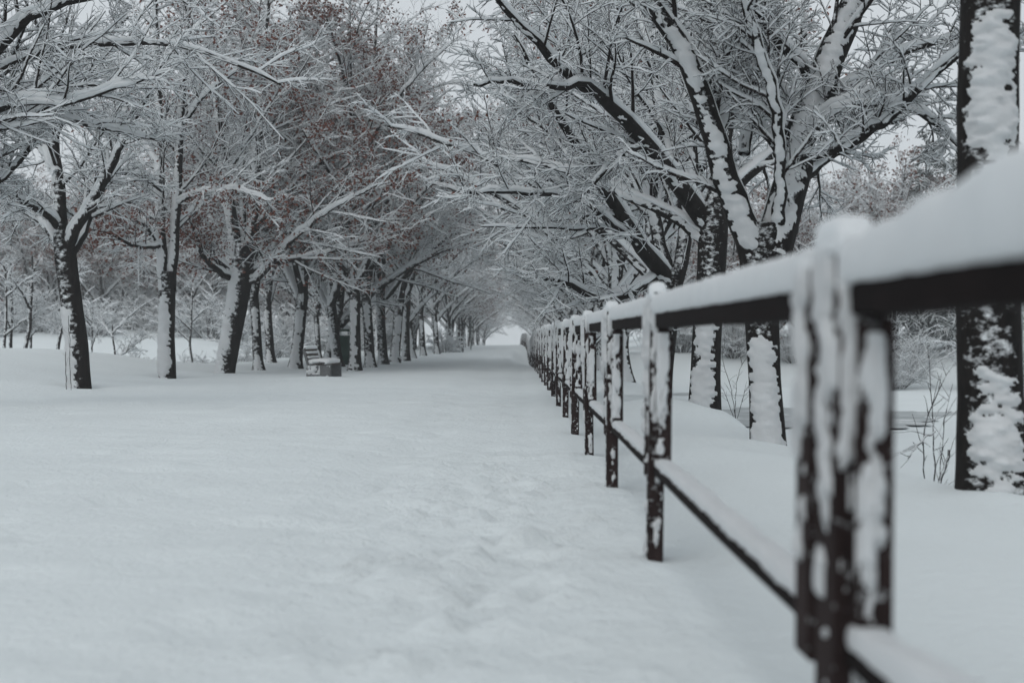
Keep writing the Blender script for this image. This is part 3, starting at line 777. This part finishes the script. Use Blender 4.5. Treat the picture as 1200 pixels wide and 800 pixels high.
def place(proto_i, x, y_, label, group, r, lift=0.0):
    p = protos[proto_i]; rz = r.uniform(-0.7, 0.7); sc = r.uniform(0.9, 1.08) * (1 if y_ < 55 else 0.84)
    loc = (x, y_, gz0(x, y_) - 0.02)
    if p.get("_free"):
        del p["_free"]
        p.location = loc; p.rotation_euler = (0, 0, rz); p.scale = (sc,) * 3; p["label"] = label; p["group"] = group
        return p
    c = copy_tree(p, loc, rz, sc, label, group)
    return c

rp = np.random.default_rng(9)
order_l = [1, 3, 0, 1, 4, 2, 1, 0, 3]
for n_, (x, y_) in enumerate(LEFT):
    k = order_l[n_] if n_ < len(order_l) else int(rp.integers(0, 5))
    nn = n_ + 5
    lab = f"snowy tree, {ordinal(nn)} from the camera in the left row"
    place(k, x, y_, lab, GL, rp)
for n_, (x, y_) in enumerate(RIGHT):
    k = int(rp.choice([1, 4, 1, 4, 2]))
    lab = f"snowy tree, {ordinal(n_ + 5)} from the camera behind the fence"
    place(k, x, y_, lab, GR, rp)
for n_, (x, y_) in enumerate(LEFT2):
    k = int(rp.choice([0, 3, 1, 3]))
    lab = f"snowy tree, {ordinal(n_ + 1)} from the camera in the back row at left"
    place(k, x, y_, lab, "trees of the back row beyond the left row", rp)

# ------------------------------------------------------------------ the woods behind
def bush_proto(seed, height, spread, r0, nl, twig, cat, **kw):
    r = np.random.default_rng(seed)
    tp, tr = auto_trunk(r, 0.9, r0, (r.normal(0, .15), 0))
    limbs = auto_limbs(r, 0.9, height, nl, spread, r0, low=0.6)
    return make_tree("tree" if cat == "tree" else "shrub", "x", "x", (0, 0, 0), tp, tr, limbs, seed, twig=twig, cat=cat, shell_sides=12, shell_dz=0.1, **kw)
bgp = [bush_proto(601, 7.0, 3.2, 0.12, 8, M_TWIG, "tree", dens=(11, 8, 4), snowk=1.7, cover=0.1),
       bush_proto(602, 6.0, 3.0, 0.10, 8, M_REDTWIG, "tree", dens=(11, 8, 4), snowk=1.4, cover=0.1, leaves=2500, leafmat=M_RUST),
       bush_proto(603, 8.0, 2.8, 0.13, 8, M_TWIG, "tree", dens=(11, 8, 4), snowk=1.6, cover=0.1)]
free = [True] * 3
rb = np.random.default_rng(31)
BG = []
for row, (y0, dy) in enumerate([(92, 6), (100, 7), (110, 8), (126, 10)]):
    n = [15, 16, 16, 14][row]
    for q in range(n):
        u = (q + rb.uniform(0.2, 0.8)) / n
        yy = y0 + rb.uniform(0, dy); px = -60 + 560 * u
        BG.append(("l", (px - VPX) / FPX * yy, yy))
for row, (y0, dy) in enumerate([(72, 5), (84, 8), (104, 10)]):
    n = [9, 10, 12][row]
    for q in range(n):
        u = (q + rb.uniform(0.2, 0.8)) / n
        yy = y0 + rb.uniform(0, dy); px = 690 + 590 * u
        BG.append(("r", (px - VPX) / FPX * yy, yy))
RUST = [(938, 71), (975, 69), (1012, 72), (1046, 70), (1078, 74), (1010, 80)]
for px, yy in RUST: BG.append(("r", (px - VPX) / FPX * yy, yy + 0.001))
BG.sort(key=lambda t: (t[0], t[1] / t[2]))
cnt = {"l": 0, "r": 0}
for sd, x, yy in BG:
    cnt[sd] += 1
    k = int(rb.choice([0, 1, 2, 1] if sd == "l" else [0, 1, 1, 2]))
    rust = any(abs(yy - b_ - 0.001) < 1e-6 for _, b_ in RUST)
    if rust: k = 1
    where = "far left wood" if sd == "l" else "wood across the pond"
    kind = ["snowy thicket tree", "reddish tree", "upright snowy tree"][k]
    lab = f"{kind}, {ordinal(cnt[sd])} from the left in the {where}"
    loc = (x, yy, gz0(x, yy) - 0.05); rz = rb.uniform(-3, 3); sc = rb.uniform(0.75, 1.15) * (1.45 if sd == "l" else 1.3)
    if rust: sc = rb.uniform(1.45, 1.7)
    grp = "trees of the " + where
    if free[k]:
        free[k] = False; o = bgp[k]; o.location = loc; o.rotation_euler = (0, 0, rz); o.scale = (sc,) * 3; o["label"] = lab; o["group"] = grp
    else: copy_tree(bgp[k], loc, rz, sc, lab, grp)

# shrubs: round snowy bushes by the pond and under the wood
def shrub(name, label, loc, h, spread, nst, seed, group=None, twig=None, snowk=0.8, m=(7, 5)):
    r = np.random.default_rng(seed)
    root = empty(name, loc, label, "shrub", group)
    az = r.uniform(0, 6.28, nst); el = np.radians(r.uniform(35, 85, nst))
    d = np.stack([np.cos(az) * np.cos(el), np.sin(az) * np.cos(el), np.sin(el)], 1)
    base = np.stack([np.cos(az) * .12 * spread, np.sin(az) * .12 * spread, np.full(nst, -0.1)], 1)
    ln = h * r.uniform(0.7, 1.15, nst)
    A = grow(base, d, ln, 9, 0.09, -0.06 * spread / max(h, .1), r); RA = taper(np.full(nst, 0.010 + 0.004 * h), 9, 0.3)
    p, dd, rr, t = offshoots(A, RA, m[0], 0.2, 1, 42, r, 0.7); B = grow(p, dd, np.repeat(ln, m[0]) * 0.33 * r.uniform(.5, 1.2, len(p)), 6, 0.14, -0.04, r)
    RB = taper(np.full(len(p), 0.006), 6, 0.4)
    p, dd, rr, t = offshoots(B, RB, m[1], 0.1, 1, 42, r, 0.7); C_ = grow(p, dd, np.full(len(p), 0.12 * h) * r.uniform(.5, 1.3, len(p)), 4, 0.15, -0.02, r)
    RC = taper(np.full(len(p), 0.004), 4, 0.6)
    link("stems", build_mesh("stems", [(*tubes(A, RA, 5), 0), (*tubes(B, RB, 4), 0), (*tubes(C_, RC, 3), 0)], [twig or M_TWIG]), root)
    k = snowk
    link("snow_cover", build_mesh("shrub_snow", [(*snow_on(A, RA, r, 6, .03 * k, 1.2, .07), 0), (*snow_on(B, RB, r, 5, .022 * k, 1, .05), 0), (*snow_on(C_, RC, r, 4, .016 * k, 1, .03), 0)], [M_SNOW]), root)
    return root
shr = shrub("shrub", "wide snow-heaped shrub on the far shore seen below the fence rail", (16.6, 62, gz0(16.6, 62) - .05), 3.0, 2.0, 46, 701, "shrubs on the pond's far shore", snowk=1.7)
for n_, (px, d, s, lab) in enumerate([(1010, 66, 0.8, "low snowy shrub on the far shore just left of the nearest fence post"),
                                      (860, 72, 0.9, "snowy shrub on the far shore between the second and third trees behind the fence"),
                                      (800, 76, 0.8, "snowy shrub on the far shore left of the third tree behind the fence"),
                                      (1180, 60, 1.1, "snowy shrub on the far shore hidden partly by the thick right trunk"),
                                      (930, 70, 0.7, "small snowy shrub on the far shore right of the forked tree"),
                                      (1040, 60, 0.55, "smallest snowy shrub on the far shore, beside the wide shrub")]):
    x = (px - VPX) / FPX * d
    copy_tree(shr, (x, d, gz0(x, d) - .05), n_ * 1.3, s, lab, "shrubs on the pond's far shore")
sh2 = shrub("shrub", "snow-buried shrub under the distant trees left of the path", (-3.9, 80, gz0(-3.9, 80)), 1.3, 1.6, 30, 702, snowk=2.2)
for n_, (px, d, s) in enumerate(sorted([(20, 60, .9), (60, 64, .7), (120, 62, .8), (150, 66, 1.0), (225, 64, .9), (320, 62, 1.0), (242, 58, .6), (330, 70, 1.2), (285, 66, 1.0)] + [(q_ * 33 - 20, 86 + (q_ * 7) % 9, 1.5 + (q_ % 3) * .3) for q_ in range(15)])):
    x = (px - VPX) / FPX * d
    copy_tree(sh2, (x, d, gz0(x, d) - .05), n_ * 1.1, s, f"low snowy shrub in the hollow left of the path, {ordinal(n_ + 1)} from the left", "low shrubs in the hollow")

# thin young trunks in the hollow
def thin_stem(px, py_base, py_top, d, lean, rad, label, n_):
    r = np.random.default_rng(800 + n_)
    b = P(px, py_base, d); b[2] = gz0(b[0], d) - 0.1
    top = P(px + lean, py_top, d)
    hgt = top[2] - b[2]
    zs = np.linspace(0, 1, 6)
    tr = np.stack([zs * (top[0] - b[0]) + np.r_[0, r.normal(0, .04, 5)], np.r_[0, r.normal(0, .05, 5)], zs * hgt], 1)
    limbs = []
    for q in range(4):
        a = r.uniform(0, 6.28); z0 = r.uniform(.4, .95); st = np.array([np.interp(z0, zs, tr[:, k]) for k in range(3)])
        dv = np.array([np.cos(a), np.sin(a), .9]); l = r.uniform(.7, 1.4)
        limbs.append((np.array([st, st + dv * l * .5, st + dv * l + np.array([0, 0, -.15])]), np.array([rad * .5, rad * .35, .01])))
    make_tree("young_tree", label, "young trees in the hollow", b, tr, np.linspace(rad, rad * .5, 6), limbs, 800 + n_, dens=(7, 6, 3), size=(1.2, 1, 1), shell_sides=10, shell_dz=.1, cat="young tree", cover=0.15)
for n_, (px, yb, yt, d, ln, rd, lab) in enumerate([
        (5, 403, 320, 52, 2, .07, "thin dark trunk at the left frame edge beyond the snow bank"),
        (13, 403, 300, 54, -2, .08, "second thin dark trunk from the left frame edge beyond the bank"),
        (25, 405, 330, 50, 14, .09, "thin trunk leaning right beyond the snow bank"),
        (35, 407, 300, 53, 3, .06, "thin upright trunk just right of the right-leaning one"),
        (65, 411, 320, 50, 8, .08, "dark young trunk just left of the leftmost full tree"),
        (108, 417, 360, 56, 0, .05, "pale thin young tree just right of the leftmost full tree"),
        (139, 420, 380, 48, -8, .045, "slender bent sapling midway between the first two full trees"),
        (223, 418, 340, 58, 3, .06, "thin trunk in the hollow just right of the twin-stemmed tree")]):
    thin_stem(px, yb, yt, d, ln, rd, lab, n_)

# evergreen beyond the pond
def evergreen(x, y_, h, label, seed):
    r = np.random.default_rng(seed)
    root = empty("evergreen_tree", (x, y_, gz0(x, y_) - .1), label, "evergreen tree", "dark evergreens beyond the pond")
    z = np.linspace(0, h, 8); tp = np.stack([z * 0, z * 0, z], 1)
    link("trunk", build_mesh("trunk", [(*tubes(tp[None], np.linspace(.18, .02, 8)[None], 8), 0)], [M_BARK]), root)
    n = 150; u = r.uniform(0.06, 0.98, n); az = r.uniform(0, 6.28, n); ln = h * 0.27 * (1 - u) ** 0.8 + .25
    b = np.stack([u * 0, u * 0, u * h], 1); d = np.stack([np.cos(az), np.sin(az), np.full(n, .05)], 1)
    A = grow(b, d, ln, 7, .06, -.07, r); RA = taper(np.full(n, .025), 7, .3)
    p, dd, rr, t = offshoots(A, RA, 16, .1, 1, 50, r, .25); B = grow(p, dd, np.repeat(ln, 16) * .28 * r.uniform(.6, 1.2, len(p)), 4, .1, -.1, r)
    RB = taper(np.full(len(p), .035), 4, .3)
    link("crown", build_mesh("crown", [(*tubes(A, RA, 4), 0), (*tubes(B, RB, 4), 0)], [M_NEEDLE]), root)
    link("snow_cover", build_mesh("evergreen_snow", [(*snow_on(B, RB, r, 4, .045, 0.6, .08), 0)], [M_SNOW]), root)
evergreen((1085 - VPX) / FPX * 70, 70, 11.5, "dark snowy evergreen beyond the pond left of the thick right trunk", 901)
evergreen((1128 - VPX) / FPX * 78, 78, 13, "dark evergreen beyond the pond mostly behind the thick right trunk", 902)

# small objects -----------------------------------------------------
def limb_line(pts): return np.array([P(*q[:3]) for q in pts]), np.array([q[3] for q in pts])
def wire_plant(name, label, cat, origin_d, origin_px, lines, seed, side_n=6):
    r = np.random.default_rng(seed)
    x = (origin_px - VPX) / FPX * origin_d; o = np.array([x, origin_d, gz(x, origin_d) - .03])
    root = empty(name, tuple(o), label, cat)
    A = []; R = []
    for ln in lines:
        p, rd = limb_line(ln); q = resample(np.c_[p - o, rd], 12, .006, r); A.append(q[:, :3]); R.append(q[:, 3])
    A = np.array(A); R = np.array(R)
    p, dd, rr, t = offshoots(A, R, side_n, .25, 1, 38, r, .9); B = grow(p, dd, r.uniform(.08, .28, len(p)), 5, .12, .02, r)
    RB = taper(np.full(len(p), .0028), 5, .5)
    link("stems", build_mesh("stems", [(*tubes(A, R, 6), 0), (*tubes(B, RB, 4), 0)], [M_TWIG]), root)
    link("snow_cover", build_mesh("sapling_snow", [(*snow_on(A, R, r, 6, .006, .7, .03), 0), (*snow_on(B, RB, r, 4, .006, .6, .012), 0)], [M_SNOW]), root)
D = 10.9
wire_plant("sapling", "small bare sapling with curved stems on the bank left of the thick right trunk", "sapling", D, 1090,
           [[(1090, 600, D, .006), (1083, 560, D, .005), (1080, 520, D - .1, .005), (1088, 485, D - .1, .004), (1098, 455, D - .2, .004), (1120, 425, D - .2, .002)],
            [(1092, 600, D, .007), (1094, 560, D, .006), (1097, 520, D, .005), (1092, 480, D + .1, .004), (1090, 440, D + .1, .003), (1086, 405, D + .1, .002)],
            [(1097, 600, D, .017), (1101, 565, D, .015), (1108, 545, D, .013), (1112, 528, D, .010)],
            [(1096, 505, D, .005), (1085, 512, D - .1, .005), (1075, 522, D - .2, .004), (1065, 536, D - .3, .003)],
            [(1098, 575, D, .005), (1105, 520, D + .1, .004), (1108, 480, D + .1, .003), (1116, 450, D + .2, .002)],
            [(1090, 580, D, .004), (1110, 573, D + .1, .003), (1125, 580, D + .1, .002)]], 951, 9)
D = 21.5
wire_plant("twiggy_shrub", "thin bare twigs on the bank between the second and third trees behind the fence", "shrub", D, 862,
           [[(862, 490, D, .006), (862, 450, D, .005), (870, 425, D, .004), (885, 405, D, .002)], [(862, 490, D, .006), (856, 450, D, .005), (848, 425, D, .004), (846, 400, D, .002)],
            [(860, 490, D, .005), (850, 460, D, .004), (838, 440, D, .002)], [(864, 490, D, .005), (874, 455, D, .004), (890, 440, D, .002)]], 952, 10)
D = 24.6
wire_plant("shoot", "two thin upright shoots at the foot of the leftmost full tree", "shoot", D, 77,
           [[(77, 470, D, .007), (77, 440, D, .006), (76, 412, D, .005)], [(83, 470, D, .006), (82, 430, D, .005), (81, 395, D, .005), (80, 370, D, .004)]], 953, 3)

# bench ---------------------------------------------------------------
def bench(loc, rz, label, sc=1.0):
    root = empty("park_bench", loc, label, "bench", "benches beside the path", rz, sc)
    W = 1.5
    for s in (-1, 1):
        y0 = s * W / 2
        pcs = [(*box_piece(-.33, .33, y0 - .06, y0 + .06, -.2, .36, .012), 0), (*box_piece(.16, .34, y0 - .065, y0 + .065, .362, .40, .01), 0)]
        link("end_support", build_mesh("end_support", pcs, [M_CONC], False), root)
        import mathutils
        v, f = box_piece(-.035, .035, y0 - .045, y0 + .045, .3, .80, .01)
        v[:, 0] += -.27 - (v[:, 2] - .3) * .28
        link("back_support", build_mesh("back_support", [(v, f, 0)], [M_CONC], False), root)
    for q in range(4):
        x = -.24 + q * .145
        link("seat_slat", build_mesh("seat_slat", [(*box_piece(x, x + .115, -W / 2 - .03, W / 2 + .03, .372, .41, .008), 0)], [M_SLAT], False), root)
    for q in range(3):
        z = .48 + q * .125
        v, f = box_piece(-.04, -.01, -W / 2 - .03, W / 2 + .03, z, z + .095, .008)
        v[:, 0] += -.215 - (v[:, 2] - .3) * .28
        link("back_slat", build_mesh("back_slat", [(v, f, 0)], [M_SLAT], False), root)
        v, f = lumpy_box(-.07, .02, -W / 2 - .03, W / 2 + .03, z + .07, z + .135 + (.03 if q == 2 else 0), .05, .012, 60 + q)
        v[:, 0] += -.215 - (z + .06 - .3) * .28
        link("snow_ridge", build_mesh("snow_ridge", [(v, f, 0)], [M_SNOW]), root)
    link("seat_snow", build_mesh("seat_snow", [(*lumpy_box(-.29, .30, -W / 2 - .07, W / 2 + .05, .39, .54, .05, .02, 66), 0),
          (*snow_patch(-.33, .05, -W / 2 - .062, .12, .36, .035, 75, .42), 0), (*snow_patch(.12, .33, -W / 2 - .062, .0, .36, .02, 72, -.35), 0)], [M_SNOW]), root)
    return root
bx_, by_ = base_of(380, 31.8)
bench((bx_, by_, gz0(bx_, by_) - 0.02), -0.06, "snow-covered park bench beside the left row, nearest of the benches", 0.82)
bx_, by_ = (-3.3, 82.0)
bench((bx_, by_, gz0(bx_, by_) - .12), 0.1, "small half-buried bench far down the path on its left side")

# bins -----------------------------------------------------------------
def lathe(prof, sides=20):
    a = np.arange(sides) / sides * 2 * np.pi
    v = np.array([[r_ * math.cos(t), r_ * math.sin(t), z] for r_, z in prof for t in a])
    k = len(prof); i = (np.arange(k - 1) * sides)[:, None]; j = np.arange(sides)[None]; j2 = (j + 1) % sides
    return v, np.stack([i + j, i + j2, i + sides + j2, i + sides + j], -1).reshape(-1, 4)
def bin_(px, d, label, h=0.95, rr=.27):
    x, y_ = base_of(px, d)
    root = empty("litter_bin", (x, y_, gz0(x, y_)), label, "litter bin", "green litter bins behind the bench")
    link("barrel", build_mesh("barrel", [(*lathe([(0.001, -.1), (rr * .94, -.1), (rr * .94, .02), (rr, .05), (rr, h * .3), (rr * 1.03, h * .31), (rr * 1.03, h * .34), (rr, h * .35), (rr, h - .06), (rr * 1.06, h - .05), (rr * 1.06, h), (rr * .9, h), (rr * .88, h - .3), (0.001, h - .3)]), 0)], [M_GREEN]), root)
    link("lid", build_mesh("lid", [(*lathe([(rr * 1.02, h + .16), (rr * 1.0, h + .2), (rr * .5, h + .29), (0.001, h + .31)]), 0), (*box_piece(-rr * .9, -rr * .8, -.02, .02, h - .05, h + .2, .004), 0), (*box_piece(rr * .8, rr * .9, -.02, .02, h - .05, h + .2, .004), 0)], [M_GREEN]), root)
    link("snow_cap", build_mesh("snow_cap", [(*lathe([(rr * .98, h + .21), (rr * 1.0, h + .27), (rr * .8, h + .36), (rr * .4, h + .42), (0.001, h + .43)]), 0)], [M_SNOW]), root)
bin_(400, 46.5, "dark green litter bin with a snow cap just behind the park bench")
bin_(406, 58.0, "farther dark green litter bin right of the one behind the bench")
# thin pole
x, y_ = base_of(552, 95)
root = empty("marker_pole", (x, y_, gz0(x, y_)), "thin grey pole beside the path far down on the left", "pole")
link("pole", build_mesh("pole", [(*lathe([(.04, -.3), (.04, 2.3), (.001, 2.3)], 10), 0)], [M_POLE]), root)
link("snow_cap", build_mesh("pole_cap", [(*lathe([(.05, 2.29), (.055, 2.34), (.03, 2.4), (.001, 2.41)], 10), 0)], [M_SNOW]), root)

# ------------------------------------------------------------------ haze
hz = box_piece(-430, 430, -70, 720, -6, 22, 0)
hm = bpy.data.materials.new("haze_air"); hm.use_nodes = True; hn = hm.node_tree
for n in list(hn.nodes): hn.nodes.remove(n)
ho = hn.nodes.new("ShaderNodeOutputMaterial"); pv = hn.nodes.new("ShaderNodeVolumePrincipled")
pv.inputs["Color"].default_value = (0.96, 0.975, 0.98, 1); pv.inputs["Density"].default_value = 0.0011
pv.inputs["Anisotropy"].default_value = 0.2
hn.links.new(pv.outputs[0], ho.inputs["Volume"])
link("haze", build_mesh("haze", [(*hz, 0)], [hm], False), kind="stuff")
